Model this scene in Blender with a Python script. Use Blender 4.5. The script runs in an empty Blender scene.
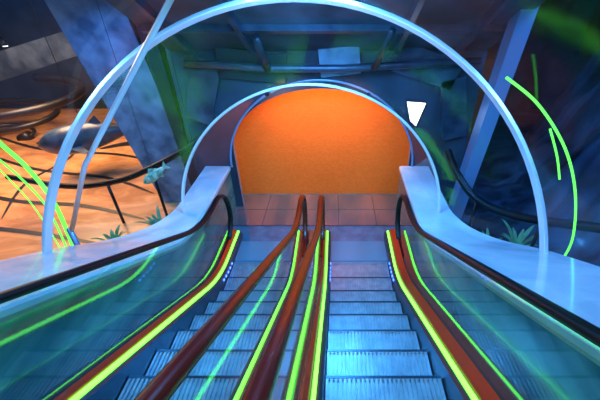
import bpy, math, random
from mathutils import Vector, Matrix
random.seed(4)
S=1.25          # design units -> metres
H=3.35          # eye height above lower landing
sc=bpy.context.scene
sc.view_settings.view_transform='Standard'

# ---------------------------------------------------------------- materials
def mat(name,col,rough=.5,metal=0,emit=None,es=0,noise=None,bump=0,bscale=20,coat=0,stretch=None,spec=.5,p0=.35,p1=.68,dist=0):
    m=bpy.data.materials.new(name); m.use_nodes=True
    nt=m.node_tree; b=nt.nodes['Principled BSDF']
    b.inputs['Base Color'].default_value=(*col,1)
    b.inputs['Roughness'].default_value=rough
    b.inputs['Metallic'].default_value=metal
    b.inputs['Coat Weight'].default_value=coat
    b.inputs['Specular IOR Level'].default_value=spec
    if emit:
        b.inputs['Emission Color'].default_value=(*emit,1); b.inputs['Emission Strength'].default_value=es
    if noise or bump:
        tc=nt.nodes.new('ShaderNodeTexCoord'); mp=nt.nodes.new('ShaderNodeMapping')
        if stretch: mp.inputs['Scale'].default_value=stretch
        nt.links.new(tc.outputs['Object'],mp.inputs[0])
        n=nt.nodes.new('ShaderNodeTexNoise'); n.inputs['Scale'].default_value=bscale; n.inputs['Detail'].default_value=6
        n.inputs['Distortion'].default_value=dist
        nt.links.new(mp.outputs[0],n.inputs['Vector'])
        if noise:
            r=nt.nodes.new('ShaderNodeValToRGB')
            r.color_ramp.elements[0].position=p0; r.color_ramp.elements[1].position=p1
            r.color_ramp.elements[0].color=(*noise,1); r.color_ramp.elements[1].color=(*col,1)
            nt.links.new(n.outputs['Fac'],r.inputs[0]); nt.links.new(r.outputs[0],b.inputs['Base Color'])
        if bump:
            bp=nt.nodes.new('ShaderNodeBump'); bp.inputs['Strength'].default_value=bump; bp.inputs['Distance'].default_value=.03
            nt.links.new(n.outputs['Fac'],bp.inputs['Height']); nt.links.new(bp.outputs[0],b.inputs['Normal'])
    return m
def glass(name,tint,base,gain,rough=.02,powr=4,wob=0):
    m=bpy.data.materials.new(name); m.use_nodes=True; nt=m.node_tree
    nt.nodes.clear(); o=nt.nodes.new('ShaderNodeOutputMaterial')
    t=nt.nodes.new('ShaderNodeBsdfTransparent'); t.inputs[0].default_value=(*tint,1)
    g=nt.nodes.new('ShaderNodeBsdfGlossy'); g.inputs['Roughness'].default_value=rough; g.inputs[0].default_value=(.9,.97,1,1)
    ge=nt.nodes.new('ShaderNodeNewGeometry'); dt=nt.nodes.new('ShaderNodeVectorMath'); dt.operation='DOT_PRODUCT'
    nt.links.new(ge.outputs['Incoming'],dt.inputs[0]); nt.links.new(ge.outputs['Normal'],dt.inputs[1])
    def mth(op,a,bv=None):
        x=nt.nodes.new('ShaderNodeMath'); x.operation=op
        if isinstance(a,(int,float)): x.inputs[0].default_value=a
        else: nt.links.new(a,x.inputs[0])
        if bv is not None:
            if isinstance(bv,(int,float)): x.inputs[1].default_value=bv
            else: nt.links.new(bv,x.inputs[1])
        return x.outputs[0]
    ab=mth('ABSOLUTE',dt.outputs['Value']); om=mth('SUBTRACT',1.0,ab); pw=mth('POWER',om,powr)
    f=mth('ADD',mth('MULTIPLY',pw,gain),base)
    if wob:
        tc=nt.nodes.new('ShaderNodeTexCoord'); n=nt.nodes.new('ShaderNodeTexNoise'); n.inputs['Scale'].default_value=1.2
        nt.links.new(tc.outputs['Object'],n.inputs['Vector'])
        bp=nt.nodes.new('ShaderNodeBump'); bp.inputs['Strength'].default_value=wob; bp.inputs['Distance'].default_value=.1
        nt.links.new(n.outputs['Fac'],bp.inputs['Height']); nt.links.new(bp.outputs[0],g.inputs['Normal'])
    mx=nt.nodes.new('ShaderNodeMixShader'); nt.links.new(f,mx.inputs[0])
    nt.links.new(t.outputs[0],mx.inputs[1]); nt.links.new(g.outputs[0],mx.inputs[2])
    nt.links.new(mx.outputs[0],o.inputs[0]); return m

M_step=mat('step_aluminium',(.42,.55,.62),.38,.5,noise=(.28,.38,.46),bscale=9)
M_skirt=mat('skirt_steel',(.06,.12,.17),.3,.8)
M_deck=mat('deck_steel',(.2,.26,.32),.22,.9)
M_red=mat('copper_red_trim',(.60,.05,.015),.28,.3,coat=.4)
M_litrail=mat('orange_lit_rubber',(.18,.011,.004),.25,0,coat=.2,spec=.4)  # black centre rails with the orange wall's reflection put into their colour
M_black=mat('black_rubber',(.004,.005,.008),.35,spec=.25)
M_green=mat('green_led',(.3,1,.1),.4,emit=(.13,1,.035),es=4.2)
M_green2=mat('green_neon',(.2,.8,.1),.4,emit=(.14,1,.05),es=1.5)
M_blueled=mat('blue_led',(.1,.3,1),.4,emit=(.05,.15,1),es=5)
M_white=mat('lamp_white',(1,1,1),.4,emit=(1,.95,.9),es=4)
M_parapet=mat('parapet_plaster',(.62,.78,.88),.2,noise=(.42,.58,.72),bscale=2,dist=.6,coat=.4)
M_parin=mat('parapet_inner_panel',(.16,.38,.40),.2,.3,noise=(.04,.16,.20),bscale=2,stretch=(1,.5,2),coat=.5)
M_arch=mat('arch_silver_blue_metal',(.78,.84,.95),.3,.4)
M_post=mat('post_blue_metal',(.22,.36,.64),.3,.5)
M_floor=mat('landing_polished',(.10,.26,.40),.14,.25,noise=(.05,.16,.28),bscale=5,coat=.6)
M_reflstrip=mat('wall_reflection_strip',(.50,.40,.42),.10,.75,noise=(.22,.28,.38),bscale=1.2,stretch=(1.3,.3,1),p0=.42,p1=.62)  # warm streaks in the colour imitate the orange wall's reflection
M_grout=mat('tile_joint',(.02,.035,.05),.5)
M_plate=mat('comb_plate_metal',(.12,.32,.46),.35,.3)
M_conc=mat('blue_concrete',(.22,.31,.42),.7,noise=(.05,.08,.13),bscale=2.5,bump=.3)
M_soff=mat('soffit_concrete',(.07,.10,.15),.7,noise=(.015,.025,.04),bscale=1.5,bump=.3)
M_dark=mat('dark_wall',(.03,.055,.10),.7,noise=(.010,.016,.03),bscale=1.2,bump=.3)
M_rock=mat('rock',(.03,.08,.16),.4,noise=(.004,.010,.022),bscale=1.6,bump=.3,stretch=(1,1.4,.3),dist=1,p0=.42,p1=.75,coat=.2)
M_steel=mat('structure_steel',(.08,.12,.19),.35,.4,noise=(.025,.04,.07),bscale=3)
M_darkst=mat('dark_duct',(.02,.03,.05),.35,.4)
M_darksatin=mat('dark_satin',(.02,.018,.02),.35)
M_leaf=mat('leaf',(.12,.34,.12),.5,noise=(.05,.18,.08),bscale=12)
M_fish=mat('fish_skin',(.55,.8,.65),.35,.2,noise=(.1,.35,.25),bscale=14)
M_whale=mat('whale_skin',(.04,.10,.2),.35,noise=(.008,.015,.03),bscale=4,coat=.2)
M_wood=mat('hall_floor_wood',(.82,.40,.17),.22,noise=(.5,.21,.08),bscale=1.1,stretch=(1,2.2,1),dist=1.5)
M_glass=glass('balustrade_glass',(.80,.98,.96),.10,.60,.05)
M_dome=glass('dome_acrylic',(.92,.97,1),.03,.30,.08,3,.05)

M_or=bpy.data.materials.new('orange_tile'); M_or.use_nodes=True
nt=M_or.node_tree; b=nt.nodes['Principled BSDF']; b.inputs['Roughness'].default_value=.6; b.inputs['Specular IOR Level'].default_value=.2
tc=nt.nodes.new('ShaderNodeTexCoord'); mp=nt.nodes.new('ShaderNodeMapping'); mp.inputs['Rotation'].default_value=(math.radians(90),0,0)
br=nt.nodes.new('ShaderNodeTexBrick'); br.inputs['Scale'].default_value=9; br.inputs['Mortar Size'].default_value=.014
br.inputs['Color1'].default_value=(.95,.20,.022,1); br.inputs['Color2'].default_value=(.84,.17,.018,1); br.inputs['Mortar'].default_value=(.55,.10,.012,1)
nt.links.new(tc.outputs['Object'],mp.inputs[0]); nt.links.new(mp.outputs[0],br.inputs['Vector']); nt.links.new(br.outputs[0],b.inputs['Base Color'])

# ---------------------------------------------------------------- helpers
def empty(name):
    e=bpy.data.objects.new(name,None); sc.collection.objects.link(e); return e
def mobj(name,v,f,m,parent=None,smooth=False,solid=0):
    me=bpy.data.meshes.new(name); me.from_pydata([tuple(p) for p in v],[],f); me.update()
    me.materials.append(m)
    if smooth:
        for p in me.polygons: p.use_smooth=True
    o=bpy.data.objects.new(name,me); sc.collection.objects.link(o)
    if parent: o.parent=parent
    if solid:
        md=o.modifiers.new('s','SOLIDIFY'); md.thickness=solid; md.offset=0
    return o
def boxv(c,s,rot=None):
    v=[]
    for x in(-1,1):
        for y in(-1,1):
            for z in(-1,1):
                p=Vector((x*s[0]/2,y*s[1]/2,z*s[2]/2))
                if rot: p=rot@p
                v.append(p+Vector(c))
    return v,[(0,1,3,2),(4,6,7,5),(0,4,5,1),(2,3,7,6),(0,2,6,4),(1,5,7,3)]
def boxes(name,lst,m,parent=None,bev=0):
    V=[];F=[]
    for it in lst:
        v,f=boxv(*it); n=len(V); V+=v; F+=[tuple(i+n for i in q) for q in f]
    o=mobj(name,V,F,m,parent)
    if bev:
        md=o.modifiers.new('b','BEVEL'); md.width=bev; md.segments=2
    return o
def tube(name,pts,r,m,parent=None,seg=10,ry=None):
    pts=[Vector(p) for p in pts]; V=[];F=[]
    up=Vector((0,0,1)); N=len(pts)
    for i,p in enumerate(pts):
        t=(pts[min(i+1,N-1)]-pts[max(i-1,0)]).normalized()
        a=t.cross(up)
        if a.length<.05: a=t.cross(Vector((0,1,0)))
        a.normalize(); bb=a.cross(t)
        rr=r[i] if isinstance(r,list) else r
        for k in range(seg):
            an=2*math.pi*k/seg; V.append(p+a*math.cos(an)*rr+bb*math.sin(an)*rr)
    for i in range(N-1):
        for k in range(seg):
            F.append((i*seg+k,i*seg+(k+1)%seg,(i+1)*seg+(k+1)%seg,(i+1)*seg+k))
    F.append(tuple(range(seg))[::-1]); F.append(tuple(range((N-1)*seg,N*seg)))
    return mobj(name,V,F,m,parent,True)
def smooth_pts(p,n=8):
    p=[Vector(q) for q in p]; q=[p[0]]+p+[p[-1]]; o=[]
    for i in range(1,len(q)-2):
        for k in range(n):
            t=k/n; a,b_,c,d=q[i-1],q[i],q[i+1],q[i+2]
            o.append(.5*((2*b_)+(c-a)*t+(2*a-5*b_+4*c-d)*t*t+(3*b_-a-3*c+d)*t**3))
    o.append(p[-1]); return o
def smin(a,b_,k): h=max(k-abs(a-b_),0)/k; return min(a,b_)-h*h*k/4
TOPD=.97
def P(Y):
    d=smin(1.547+.5774*Y,H,.22)
    return -smin(-d,-TOPD,.22)
def Z(Y,e): return H-P(Y)+e
def frange(a,b_,n): return [a+(b_-a)*i/(n-1) for i in range(n)]
Y0,Y1=-1.6,3.72
def sweep(name,prof,ys,m,parent,closed=True,smooth=False):
    V=[];F=[]; n=None
    for y in ys:
        pr=prof(y) if callable(prof) else [(x,Z(y,e)) for x,e in prof]
        n=len(pr)
        for x,z in pr: V.append((x,y,z))
    for i in range(len(ys)-1):
        for k in range(n if closed else n-1):
            F.append((i*n+k,i*n+(k+1)%n,(i+1)*n+(k+1)%n,(i+1)*n+k))
    if closed:
        F.append(tuple(range(n))[::-1]); F.append(tuple(range((len(ys)-1)*n,len(ys)*n)))
    return mobj(name,V,F,m,parent,smooth)

# ---------------------------------------------------------------- escalators
R=.40; ZC=.52
def railpath():
    p=[]
    zt=H-TOPD
    for k in range(13):
        a=-math.pi/2-math.pi*k/12
        p.append((Y0+R*math.cos(a),zt+ZC+R*math.sin(a)))
    p=[(Y0+.2,zt+.12)]+p
    for y in frange(Y0+.05,Y1-.02,80): p.append((y,Z(y,.92)))
    for k in range(17):
        a=math.pi/2-math.pi*k/16
        p.append((Y1+R*math.cos(a),ZC+R*math.sin(a)))
    p.append((Y1-.2,.12)); return p
RP=railpath()
def handrail(x,m,parent):
    prof=[(-.034,-.012),(-.036,.006),(-.028,.02),(-.01,.027),(.01,.027),(.028,.02),(.036,.006),(.034,-.012),(.02,-.02),(-.02,-.02)]
    V=[];F=[];n=len(prof);N=len(RP)
    for i,(y,z) in enumerate(RP):
        a=RP[max(i-1,0)];c=RP[min(i+1,N-1)]
        t=Vector((0,c[0]-a[0],c[1]-a[1])).normalized(); nn=Vector((0,-t.z,t.y))
        for px,pn in prof: V.append(Vector((x+px,y,z))+nn*pn)
    for i in range(N-1):
        for k in range(n): F.append((i*n+k,(i+1)*n+k,(i+1)*n+(k+1)%n,i*n+(k+1)%n))
    return mobj('handrail',V,F,m,parent,True)
def panel(x,parent):
    ys=[];lo=[];hi=[]; zt=H-TOPD; r=R-.02
    for k in range(9):
        y=Y0-r*math.cos(math.pi/2*k/8); h=math.sqrt(max(r*r-(y-Y0)**2,0)); ys.append(y);lo.append(zt+ZC-h);hi.append(zt+ZC+h)
    for y in frange(Y0+.05,Y1-.05,70): ys.append(y);lo.append(Z(y,.11));hi.append(Z(y,.90))
    for k in range(11):
        y=Y1+r*math.sin(math.pi/2*k/10); h=math.sqrt(max(r*r-(y-Y1)**2,0)); ys.append(y);lo.append(ZC-h);hi.append(ZC+h)
    V=[];F=[]
    for y,a,c in zip(ys,lo,hi): V+=[(x,y,a),(x,y,c)]
    for i in range(len(ys)-1): F.append((2*i,2*i+2,2*i+3,2*i+1))
    mobj('glass_panel',V,F,M_glass,parent)
def escalator(x0,x1,rl,rr,ml,mr):
    E=empty('escalator')
    pit=.32; comb=3.56
    V=[];F=[]; nr=26; w=x1-x0-.02
    xs=[]
    for k in range(nr):
        a=x0+.01+w*k/nr; d=w/nr
        xs+=[(a,0),(a+d*.55,0),(a+d*.55,-.022),(a+d,-.022)]
    n=len(xs)
    j=0
    while True:
        yn=comb-pit*j; 
        if yn<-1.5: break
        z=Z(yn,0); yb=yn-pit
        zn=Z(yn+pit,0) if j else z-.05
        drop=z-zn
        path=[(yb+.012,z,1),(yn-.02,z,1),(yn-.003,z-.008,1)]
        for q in range(1,6):
            t=q/5; path.append((yn+.02*math.sin(t*2.2)-.012*t,z-.008-(max(drop,.02))*t,1))
        base=len(V)
        for (yy,zz,_) in path:
            for (x,dz) in xs: V.append((x,yy,zz+dz))
        for i in range(len(path)-1):
            for k in range(n-1): F.append((base+i*n+k,base+i*n+k+1,base+(i+1)*n+k+1,base+(i+1)*n+k))
        j+=1
    mobj('steps',V,F,M_step,E)
    L=[]
    for jj in range(1,j):
        yn=comb-pit*jj; L.append((((x0+x1)/2,yn-.014,Z(yn,0)+.0015),(w,.018,.003)))
    boxes('step_nosings',L,M_skirt,E)
    ys=frange(Y0-.3,Y1+.38,90)
    for side,xe,xr,mm in((-1,x0,rl,ml),(1,x1,rr,mr)):
        sweep('skirt',[(xe,-.25),(xe,.10),(xe+side*.02,.115),(xe+side*.03,.115),(xe+side*.03,-.25)],ys,M_skirt,E)
        a=xe+side*.03; d=xr
        sweep('inner_deck',[(a,-.2),(a,.105),(a+side*.07,.125),(d+side*.02,.125),(d+side*.02,-.2)],ys,M_deck,E)
        sweep('led_strip',[(a+side*.008,.10),(a+side*.008,.127),(a+side*.030,.137),(a+side*.030,.10)],ys,M_green,E)
        sweep('copper_trim',[(a+side*.044,.12),(a+side*.044,.14),(a+side*.050,.15),(xr-side*.012,.165),(xr-side*.012,.12)],ys,M_red,E)
        handrail(xr,mm,E); panel(xr,E)
        boxes('comb_lamps',[((xe-side*.004,3.1+.09*q,Z(3.1+.09*q,.055)),(.012,.03,.022)) for q in range(5)],M_blueled,E)
    T=[(((x0+x1)/2,comb+.22,.004),(w,.42,.014))]
    for k in range(nr): T.append(((x0+.01+w*(k+.75)/nr,comb-.0,.0),(w/nr*.4,.08,.014)))
    boxes('comb_plate',T,M_plate,E)
    return E
escalator(-.08,.74,-.20,.92,M_litrail,M_black)
escalator(-1.44,-.62,-1.57,-.46,M_black,M_litrail)
ys=frange(Y0-.3,Y1+.38,80)
sweep('centre_deck_cladding',[(-.435,-.2),(-.435,.12),(-.40,.14),(-.26,.14),(-.225,.12),(-.225,-.2)],ys,M_deck,None)

# ---------------------------------------------------------------- parapets
def lerp(a,b_,t): return a+(b_-a)*t
def sm(t): t=max(0,min(1,t)); return t*t*(3-2*t)
YB=4.95
def parapet(name,xi,xo1,xo2,sgn):
    E=empty(name)
    ys=frange(-3,YB-.01,110)
    def out(y): return lerp(xo1,xo2,sm((y-2.3)/1.5))
    sweep('coping',lambda y:[(xi-sgn*.02,Z(y,.74)),(xi-sgn*.02,Z(y,.78)),(xi,Z(y,.80)),(out(y),Z(y,.80)),(out(y)+sgn*.02,Z(y,.78)),(out(y)+sgn*.02,Z(y,.70)),(xi,Z(y,.70))],ys,M_parapet,E)
    sweep('inner_face',lambda y:[(xi,Z(y,.72)),(xi,Z(y,-.1))],ys,M_parin,E,closed=False)
    sweep('outer_face',lambda y:[(out(y),Z(y,.72)),(out(y),-.02)],ys,M_parapet,E,closed=False)
    sweep('outer_deck',lambda y:[(xi,Z(y,.09)),(xi-sgn*.14,Z(y,.09))],frange(-2,Y1+.3,80),M_deck,E,closed=False)
parapet('stone_parapet',-1.74,-2.78,-2.12,-1)
parapet('stone_parapet',1.05,2.02,1.50,1)

# ---------------------------------------------------------------- dome tunnel
def ring(cx,cy,cz,a,b_,tilt,n=48):
    t=math.radians(tilt); o=[]
    for k in range(n+1):
        an=math.pi*k/n
        o.append(Vector((cx-a*math.cos(an),cy+b_*math.sin(an)*math.sin(t),cz+b_*math.sin(an)*math.cos(t))))
    return o
def incl(s): return (-.375,s*.866-.33,H-(s*.5+.572)+.0,2.3,2.3,30)
rings=[incl(-1.6),incl(.9),incl(3.12),(-.32,3.63,.80,1.66,1.58,14),(-.23,YB-.03,.80,1.46,1.36,0)]
E=empty('glass_tunnel')
for i in range(len(rings)-1):
    V=[];F=[];K=8
    for q in range(K+1):
        pr=[lerp(rings[i][j],rings[i+1][j],q/K) for j in range(6)]
        V+=ring(*pr)
    n=49
    for q in range(K):
        for k in range(n-1): F.append((q*n+k,q*n+k+1,(q+1)*n+k+1,(q+1)*n+k))
    mobj('acrylic_shell',V,F,M_dome,E,True)
def rib(name,rg,w,dpt,m,parent):
    t=math.radians(rg[5]); ax=Vector((0,math.cos(t),-math.sin(t)))
    V=[];F=[];pts=ring(*rg); c=Vector(rg[:3])
    N=len(pts)
    for i,p in enumerate(pts):
        rd=(p-c).normalized()
        for (u,v) in((-w/2,-dpt/2),(w/2,-dpt/2),(w/2,dpt/2),(-w/2,dpt/2)): V.append(p+rd*u+ax*v)
    for i in range(N-1):
        for k in range(4): F.append((i*4+k,i*4+(k+1)%4,(i+1)*4+(k+1)%4,(i+1)*4+k))
    F+= [(0,1,2,3),(4*N-4,4*N-3,4*N-2,4*N-1)]
    o=mobj(name,V,F,m,parent); md=o.modifiers.new('b','BEVEL'); md.width=.008; md.segments=2
    return o
rib('arch_rib',rings[1],.05,.08,M_arch,E)
rib('arch_rib',rings[2],.04,.08,M_arch,E)
rib('arch_rib',rings[3],.03,.05,M_arch,E)
rib('arch_rib',rings[4],.03,.03,M_post,E)

# ---------------------------------------------------------------- bulkhead & orange wall
zs=1.06; zt=2.04; xa,xb=-1.62,1.18; cx=(xa+xb)/2; A=(xb-xa)/2
def oz(x):
    t=1-((x-cx)/A)**2
    return zs+(zt-zs)*math.sqrt(max(t,0))
xs=[-2.25]+[cx-A*math.cos(math.pi*k/48) for k in range(49)]+[2.05]
V=[];F=[];TOPB=4.3
for y in(YB,YB+.06):
    for i in range(len(xs)-1):
        a,c=xs[i],xs[i+1]
        za=0 if i==0 or i==len(xs)-2 else oz(a); zc=0 if i==0 or i==len(xs)-2 else oz(c)
        n=len(V); V+=[(a,y,za),(c,y,zc),(c,y,TOPB),(a,y,TOPB)]; F.append((n,n+1,n+2,n+3))
E=empty('wall_bulkhead')
mobj('facing',V,F,M_dark,E)
V=[];F=[]
pts=[(xa,0)]+[(x,oz(x)) for x in xs[1:-1]]+[(xb,0)]
for x,z in pts: V+=[(x,YB-.01,z),(x,YB+.07,z)]
for i in range(len(pts)-1): F.append((2*i,2*i+1,2*i+3,2*i+2))
mobj('opening_reveal',V,F,M_post,E,True)
boxes('wall_back',[((0,5.42,1.35),(4.6,.1,2.7))],M_or)
boxes('ceiling_niche',[((0,5.19,2.72),(4.6,.5,.06)),((-2.27,5.19,1.35),(.06,.5,2.7)),((2.22,5.19,1.35),(.06,.5,2.7))],M_dark)
E=empty('wall_lamp')
V=[(1.03,YB-.05,1.86),(1.30,YB-.05,1.84),(1.20,YB-.05,1.50),(1.11,YB-.05,1.58)]
mobj('lens',V,[(0,3,2,1)],M_white,E,solid=.015)
mobj('housing',[(v[0]+(v[0]-1.16)*.12,YB-.02,v[2]+(v[2]-1.7)*.1) for v in V],[(0,3,2,1)],M_darkst,E,solid=.03)

# ---------------------------------------------------------------- floors/room
boxes('floor_landing',[((-.25,4.6,-.06),(4.2,2.1,.12))],M_floor)
boxes('floor_reflection_strip',[((-.25,4.86,.003),(2.96,.94,.006))],M_reflstrip)  # strip added to carry the orange reflection beside the wall
boxes('trim_1',[((-.25,4.39,.004),(2.96,.012,.008)),((-.25,4.85,.0062),(2.96,.008,.002))]+[((-1.2+.62*k,4.86,.0062),(.008,.92,.002)) for k in range(4)],M_grout)
boxes('floor_hall',[((-7.2,4,-.08),(9.9,13,.12))],M_wood)
boxes('floor_upper',[((-.4,-3.1,H-TOPD-.08),(6,2.4,.16))],M_floor)
boxes('wall_hall_back',[((-1,10.5,3),(24,.2,6.4))],M_dark)
boxes('wall_left',[((-12.1,3,3),(.2,15,6.4))],M_dark)
boxes('wall_right',[((7,3,3),(.2,15,6.4))],M_dark)
boxes('wall_rear',[((-2.5,-4.4,3),(19,.2,6.4))],M_dark)
boxes('ceiling',[((-2.5,3,6.2),(19.4,15.2,.2))],M_dark)
boxes('floor_right',[((4.3,4,-.08),(5.4,13,.12))],M_rock)

def sofz(y,off=0): return H+2.05-.5774*y+off
V=[];F=[]
for x in(-2.25,2.05):
    for y in(-3,YB): V+=[(x,y,sofz(y)),(x,y,sofz(y)+.15)]
F=[(0,2,6,4),(1,5,7,3),(0,1,3,2),(4,6,7,5),(0,4,5,1),(2,3,7,6)]
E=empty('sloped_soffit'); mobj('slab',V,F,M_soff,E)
rx=Matrix.Rotation(-math.radians(30),3,'X')
L=[]
for x in(-1.9,-1.1,.8,1.6): L.append(((x,2.4,sofz(2.4)-.05),(.06,5.6,.10),rx))
for y in(1.5,2.6,3.5,4.3): L.append(((-.1,y,sofz(y)-.04),(4.2,.07,.08),rx))
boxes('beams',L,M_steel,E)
E=empty('ceiling_duct')
tube('main',[(-2.0,4.75,2.42),(-.9,4.72,2.36),(.1,4.72,2.36),(1.9,4.75,2.45)],.05,M_steel,E)
tube('branch',[(-.9,4.7,2.36),(-.9,4.5,2.5),(-.9,4.2,2.8)],.05,M_darkst,E)
tube('branch_2',[(.5,4.7,2.36),(.55,4.4,2.6),(.6,4.0,2.9)],.04,M_darkst,E)
E=empty('bulkhead_panelling')
boxes('panel_1',[((-1.15,YB-.06,2.36),(.95,.05,.40),Matrix.Rotation(.10,3,'Y'))],M_darkst,E,.01)
boxes('panel_2',[((.05,YB-.08,2.42),(.55,.06,.36),Matrix.Rotation(-.1,3,'Y'))],M_conc,E,.01)
boxes('panel_3',[((1.25,YB-.06,2.35),(.9,.05,.40),Matrix.Rotation(.3,3,'Y'))],M_steel,E,.01)
boxes('panel_4',[((-1.9,YB-.06,2.0),(.4,.05,.9),Matrix.Rotation(.35,3,'Y'))],M_steel,E,.01)
boxes('panel_5',[((1.72,YB-.06,1.75),(.35,.05,.9),Matrix.Rotation(-.2,3,'Y'))],M_steel,E,.01)

def prism(name,bot,top,m,parent=None):
    V=list(bot)+list(top); return mobj(name,V,[(0,1,2,3),(7,6,5,4),(0,4,5,1),(1,5,6,2),(2,6,7,3),(3,7,4,0)],m,parent)
E=empty('concrete_column')
prism('shaft',[(-3.1,5.1,0),(-2.35,5.1,0),(-2.35,5.7,0),(-3.1,5.7,0)],[(-4.1,5.1,4.6),(-3.0,5.1,4.6),(-3.0,5.7,4.6),(-4.1,5.7,4.6)],M_conc,E)
prism('fin',[(-2.45,5.0,0),(-2.3,5.0,0),(-2.3,5.4,0),(-2.45,5.4,0)],[(-2.75,5.0,4.6),(-2.5,5.0,4.6),(-2.5,5.4,4.6),(-2.75,5.4,4.6)],M_darkst,E)
E=empty('leaning_post'); prism('shaft',[(1.62,4.0,.0),(1.78,4.0,.0),(1.78,4.2,.0),(1.62,4.2,.0)],[(1.98,4.0,3.9),(2.16,4.0,3.9),(2.16,4.2,3.9),(1.98,4.2,3.9)],M_post,E)
boxes('foot_plate',[((1.7,4.1,.02),(.4,.4,.04))],M_steel,E)
E=empty('bracing_strut'); tube('rod',[(-2.95,3.0,1.0),(-2.48,3.0,1.81),(-1.26,3.0,3.22),(-.9,3.0,3.66)],.024,M_arch,E)
tube('rod_2',[(-3.0,3.0,.0),(-2.97,3.0,1.02)],.03,M_post,E)
prism('girder',[(-9.5,8,.9),(-9.5,8.3,.9),(-9.5,8.3,1.5),(-9.5,8,1.5)],[(-3.2,7,2.6),(-3.2,7.3,2.6),(-3.2,7.3,3.0),(-3.2,7,3.0)],M_steel,empty('hall_girder'))
prism('girder',[(-5.0,9.5,.0),(-4.3,9.5,.0),(-4.3,9.9,.0),(-5.0,9.9,.0)],[(-5.6,9.5,4.5),(-4.4,9.5,4.5),(-4.4,9.9,4.5),(-5.6,9.9,4.5)],M_steel,empty('hall_girder'))
for (x,y,z) in((-8.6,9.6,1.9),(-6.6,9.8,2.2),(-3.9,6.4,2.3)):
    E=empty('spotlight'); tube('can',[(x,y,z+.16),(x,y,z)],.07,M_darkst,E,14); tube('lens',[(x,y,z),(x,y,z-.015)],.055,M_white,E,14)
    tube('stem',[(x,y,z+.16),(x,y,6.1)],.015,M_darkst,E,6)
for x in(-.85,.4):  # invented cans for the added wash on the orange wall
    E=empty('added_wash_can'); tube('can',[(x,4.18,2.17),(x,4.34,2.13)],.022,M_darkst,E,12)

def ribbon(pts,w,z=-.012):
    pts=smooth_pts([(x,y,z) for x,y in pts],8); V=[];F=[];N=len(pts)
    for i,p in enumerate(pts):
        t=(pts[min(i+1,N-1)]-pts[max(i-1,0)]).normalized(); nrm=Vector((-t.y,t.x,0)); ww=w*math.sin(math.pi*(i+.3)/(N-.4))**.6
        V+=[p+nrm*ww,p-nrm*ww]
    for i in range(N-1): F.append((2*i,2*i+1,2*i+3,2*i+2))
    return V,F
V=[];F=[]
for pts,w in [([(-3.2,4.6),(-4.5,5.0),(-6,5.2),(-8,6.0)],.05),([(-3.4,5.4),(-4.6,6.0),(-6.4,6.4),(-8.6,7.4)],.045),([(-3.6,6.6),(-5,7.1),(-7,7.4),(-9.5,8.6)],.05),
    ([(-3.3,3.9),(-5.2,4.3),(-7,4.5),(-9,5.2)],.05),([(-5.6,4.6),(-6.1,5.8),(-6.0,7.0),(-6.6,8.6)],.035),
    ([(-4.0,7.3),(-4.5,7.7),(-5.1,7.7),(-5.6,7.4)],.14),([(-5.9,8.3),(-6.4,8.6),(-7.0,8.3),(-7.3,7.7)],.2)]:
    v,f=ribbon(pts,w); n=len(V); V+=v; F+=[tuple(i+n for i in q) for q in f]
mobj('floor_ribbons',V,F,M_darksatin)  # dark curved ribbons lying flat on the hall floor
sp=[]
for k in range(90):
    a=k*.16; r=.25+.018*k
    sp.append((-7.9+r*math.cos(a),8.0+r*.8*math.sin(a),.06+.012*k))
E=empty('spiral_sculpture'); tube('coil',sp,[.04+.0007*k for k in range(90)],M_darksatin,E)
tube('stand',[(-7.9,8.0,-.02),(-7.65,8.0,.08)],.12,M_darksatin,E)

E=empty('green_glow_arc')
tube('strand_1',smooth_pts([(-3.95,3.7,2.3),(-3.75,3.5,1.92),(-3.58,3.5,1.55),(-3.48,3.5,1.08),(-3.52,3.5,.5),(-3.6,3.5,-.02)]),.024,M_green2,E)
tube('strand_2',smooth_pts([(-4.1,3.7,2.1),(-3.95,3.55,1.75),(-3.72,3.5,1.4),(-3.6,3.5,1.0),(-3.62,3.5,.5),(-3.68,3.5,-.02)]),.012,M_green2,E)
tube('strand_3',smooth_pts([(-4.3,3.7,1.9),(-4.05,3.55,1.7),(-3.85,3.5,1.35),(-3.75,3.5,.9),(-3.72,3.5,-.02)]),.007,M_green2,E)
E=empty('green_glow_arc')  # glowing green arcs outside the right edge of the dome
tube('strand_1',smooth_pts([(1.26,2.6,2.74),(1.57,2.6,2.53),(1.91,2.6,2.16),(2.16,2.6,1.72),(2.33,2.6,1.2),(2.32,2.6,.85),(2.3,2.6,.6)]),.011,M_green2,E)
tube('strand_2',smooth_pts([(1.72,2.6,2.34),(1.86,2.6,2.1),(1.96,2.6,1.88)]),.009,M_green2,E)

def railing(pts,posts,r):
    E=empty('railing'); tube('top_rail',smooth_pts(pts),r,M_black,E,12)
    for p in posts: tube('post',[p,(p[0],p[1],-.02)],.022,M_black,E)
railing([(-1.95,4.75,1.42),(-2.2,4.6,1.26),(-2.7,4.5,1.02),(-3.3,4.5,.78),(-4.2,4.6,.62),(-5.4,4.9,.62)],[(-2.75,4.5,1.0),(-3.5,4.5,.74)],.045)
railing([(1.58,4.4,1.32),(1.66,4.1,1.12),(1.85,3.75,.93),(2.15,3.3,.98),(2.54,2.6,1.34),(2.9,1.9,1.75)],[(1.85,3.75,.93),(2.3,3.05,1.1)],.05)

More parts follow.
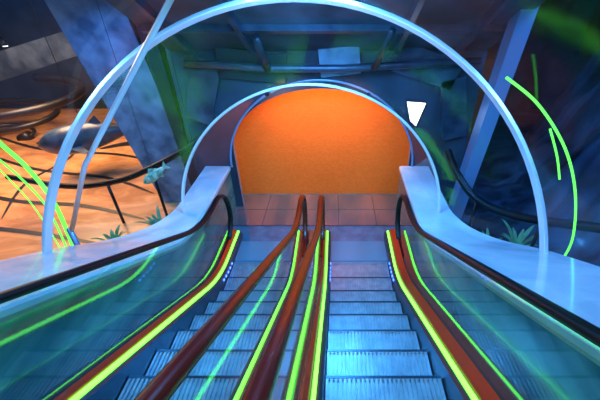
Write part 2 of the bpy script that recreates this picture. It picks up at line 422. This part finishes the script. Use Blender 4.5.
from mathutils import noise as ns
def bank_base(y): return Z(y,.45)-.40 if y<3.4 else .45
V=[];F=[];nx,ny=46,70
for j in range(ny):
    y=-2+8.6*j/(ny-1)
    for i in range(nx):
        t=i/(nx-1)
        base=bank_base(min(y,3.39))
        n=ns.fractal(Vector(((1.96+4.6*t)*.9,y*.9,3)),1,2,4)
        xo=lerp(2.06,1.55,sm((y-2.3)/1.5)); xo=lerp(xo,2.35,sm((y-4.4)/.5))
        z=base+ .6*sm((t-.12)/.35)+2.8*sm((t-.3)/.45)+.15*n*min(1,t*6)
        V.append((xo+4.3*t+.10*ns.noise(Vector((t*9,y*2,z*2)))*min(1,t*5),y,max(z,.0)))
for j in range(ny-1):
    for i in range(nx-1): F.append((j*nx+i,j*nx+i+1,(j+1)*nx+i+1,(j+1)*nx+i))
mobj('rock_bank',V,F,M_rock,None,True)
BV=[Vector(v) for v in V]

def plant(c,n,h,name='fern_plant'):
    E=empty(name); V=[];F=[]
    for k in range(n):
        a=2*math.pi*k/n+random.uniform(-.3,.3); l=h*random.uniform(.7,1.1); w=.028
        K=6; b0=len(V)
        for q in range(K+1):
            t=q/K; rr=l*.65*t; zz=l*(t*1.25-.65*t*t); ww=w*math.sin(math.pi*(.12+.88*t))*(1 if q<K else .1)
            px=c[0]+rr*math.cos(a); py=c[1]+rr*math.sin(a)
            V+=[(px-ww*math.sin(a),py+ww*math.cos(a),c[2]+zz),(px+ww*math.sin(a),py-ww*math.cos(a),c[2]+zz)]
        for q in range(K): F.append((b0+2*q,b0+2*q+1,b0+2*q+3,b0+2*q+2))
    mobj('fronds',V,F,M_leaf,E)
    tube('crown',[(c[0],c[1],c[2]-.05),(c[0],c[1],c[2]+.05)],.03,M_leaf,E)
plant((-2.75,4.25,.0),11,.5); plant((-3.3,3.9,.0),9,.4)
for (px,py,nn,hh) in((1.85,3.6,12,.4),(2.2,3.75,10,.45),(2.5,3.6,12,.5),(2.55,2.3,10,.35)):
    zz=min(BV,key=lambda v:(v.x-px)**2+(v.y-py)**2).z
    plant((px,py,zz),nn,hh)

def fish(c,L,yaw,pitch,name='fish',m=None,wk=.45,hr=.003):
    m=m or M_fish
    E=empty(name); rot=Matrix.Rotation(yaw,3,'Z')@Matrix.Rotation(pitch,3,'Y'); c=Vector(c)
    V=[];F=[];K=14;G=12
    for i in range(K+1):
        t=i/K; hh=L*.17*math.sin(math.pi*min(1,t**.7*.93+.02))+.006; ww=hh*wk
        for g in range(G):
            a=2*math.pi*g/G; V.append(c+rot@Vector((L*(t-.5),ww*math.cos(a),hh*math.sin(a))))
    for i in range(K):
        for g in range(G): F.append((i*G+g,i*G+(g+1)%G,(i+1)*G+(g+1)%G,(i+1)*G+g))
    F.append(tuple(range(G))[::-1]); F.append(tuple(range(K*G,K*G+G)))
    mobj('body',V,F,m,E,True)
    def fin(nm,p): mobj(nm,[c+rot@(Vector(q)*L) for q in p],[tuple(range(len(p)))],m,E,solid=.006)
    if wk<.6:
        fin('tail_fin',[(.42,0,.02),(.66,0,.2),(.58,0,0),(.66,0,-.2),(.42,0,-.02)])
        fin('dorsal_fin',[(-.15,0,.14),(.05,0,.30),(.25,0,.16),(.28,0,.08)])
        fin('anal_fin',[(.05,0,-.14),(.2,0,-.25),(.3,0,-.08)])
        fin('pectoral_fin',[(-.18,-.07,0),(-.02,-.16,-.1),(-.06,-.07,.02)])
        tube('eye',[c+rot@Vector((-.38*L,-.06*L,.03*L)),c+rot@Vector((-.38*L,-.075*L,.03*L))],.012,M_black,E)
    else:
        fin('tail_fluke',[(.42,.03,0),(.60,.22,.02),(.55,0,0),(.60,-.22,.02),(.42,-.03,0)])
        fin('flipper_1',[(-.2,-.12,-.04),(.02,-.38,-.06),(.06,-.34,-.06),(-.06,-.12,-.04)])
        fin('flipper_2',[(-.2,.12,-.04),(.02,.38,-.06),(.06,.34,-.06),(-.06,.12,-.04)])
        fin('dorsal_fin',[(.05,0,.14),(.17,0,.22),(.2,0,.12)])
    tube('hanger',[c+Vector((0,0,.05)),(c.x,c.y,6.1)],hr,M_darkst,E,5)
fish((-2.62,4.3,.98),.40,.25,-.6)
fish((-4.9,6.3,.75),1.7,.35,-.10,'whale_sculpture',M_whale,.9,.006)

# ---------------------------------------------------------------- lights
def area(name,loc,tgt,size,col,e,sy=None):
    l=bpy.data.lights.new(name,'AREA'); l.energy=e; l.color=col; l.size=size*S
    if sy: l.shape='RECTANGLE'; l.size_y=sy*S
    o=bpy.data.objects.new(name,l); sc.collection.objects.link(o); o.location=loc
    o.rotation_euler=(Vector(tgt)-Vector(loc)).to_track_quat('-Z','Y').to_euler(); return o
def spot(name,loc,tgt,col,e,ang=70,blend=.6,rad=.1):
    l=bpy.data.lights.new(name,'SPOT'); l.energy=e; l.color=col; l.spot_size=math.radians(ang); l.spot_blend=blend; l.shadow_soft_size=rad
    o=bpy.data.objects.new(name,l); sc.collection.objects.link(o); o.location=loc
    o.rotation_euler=(Vector(tgt)-Vector(loc)).to_track_quat('-Z','Y').to_euler(); return o
area('niche_fill',(-.2,5.16,2.55),(-.2,5.33,1.2),3.0,(1,.50,.18),90,.12)  # added orange fill, hidden above and beside the opening, for the end wall
area('niche_fill_side',(-1.95,5.17,1.2),(-.3,5.4,1.1),.12,(1,.42,.12),3,2.0)
area('niche_fill_side',(1.55,5.17,1.2),(0,5.4,1.1),.12,(1,.42,.12),3,2.0)
spot('added_wash',(-.85,4.36,2.1),(-.4,5.35,1.15),(1,.50,.24),75,110,1,.04)  # added spots that brighten the middle of the orange wall
spot('added_wash',(.4,4.36,2.1),(-.05,5.35,1.15),(1,.50,.24),75,110,1,.04)
area('tunnel_lamp',(-.4,-.6,4.6),(-.4,2.2,1.2),2.4,(.30,.66,1),175)
area('tunnel_lamp',(-.3,3.0,3.2),(-.3,3.6,0),1.0,(.08,.42,1),200)
spot('parapet_lamp',(-3.6,1.5,4.2),(-2.4,2.6,1.2),(.20,.52,1),390,90)
spot('parapet_lamp',(3.0,1.2,4.4),(1.7,2.6,1.2),(.20,.52,1),390,90)
spot('column_lamp',(-2.9,3.6,3.6),(-3.1,5.1,1.6),(.08,.32,1),320,70)
area('hall_blue_lamp',(-6,5,5.4),(-6,9.5,2),3,(.06,.22,1),200)
area('rock_lamp',(3.0,3.4,4.6),(4.2,3.6,1.2),1.2,(.08,.34,1),240)
area('soffit_fill',(-.1,3.0,2.75),(-.1,4.95,2.5),1.6,(.3,.6,1),7,.2)  # added pale blue fill for soffit and bulkhead, without a fixture
area('hall_warm_lamp',(-6.2,6.8,3.5),(-6.0,6.2,0),2.5,(1,.60,.30),780)

w=bpy.data.worlds.new('World'); sc.world=w; w.use_nodes=True
w.node_tree.nodes['Background'].inputs[0].default_value=(.02,.06,.16,1); w.node_tree.nodes['Background'].inputs[1].default_value=.3

for me in bpy.data.meshes: me.transform(Matrix.Scale(S,4))
for o in bpy.data.objects:
    if o.type=='LIGHT': o.location=o.location*S
    for md in o.modifiers:
        if md.type=='SOLIDIFY': md.thickness*=S
cd=bpy.data.cameras.new('camera'); cam=bpy.data.objects.new('camera',cd); sc.collection.objects.link(cam)
cd.sensor_width=36; cd.lens=340/600*36; cd.shift_x=-.06; cd.clip_start=.02
cam.location=(0,0,H*S); cam.rotation_euler=(math.radians(90-33),0,0)
sc.camera=cam
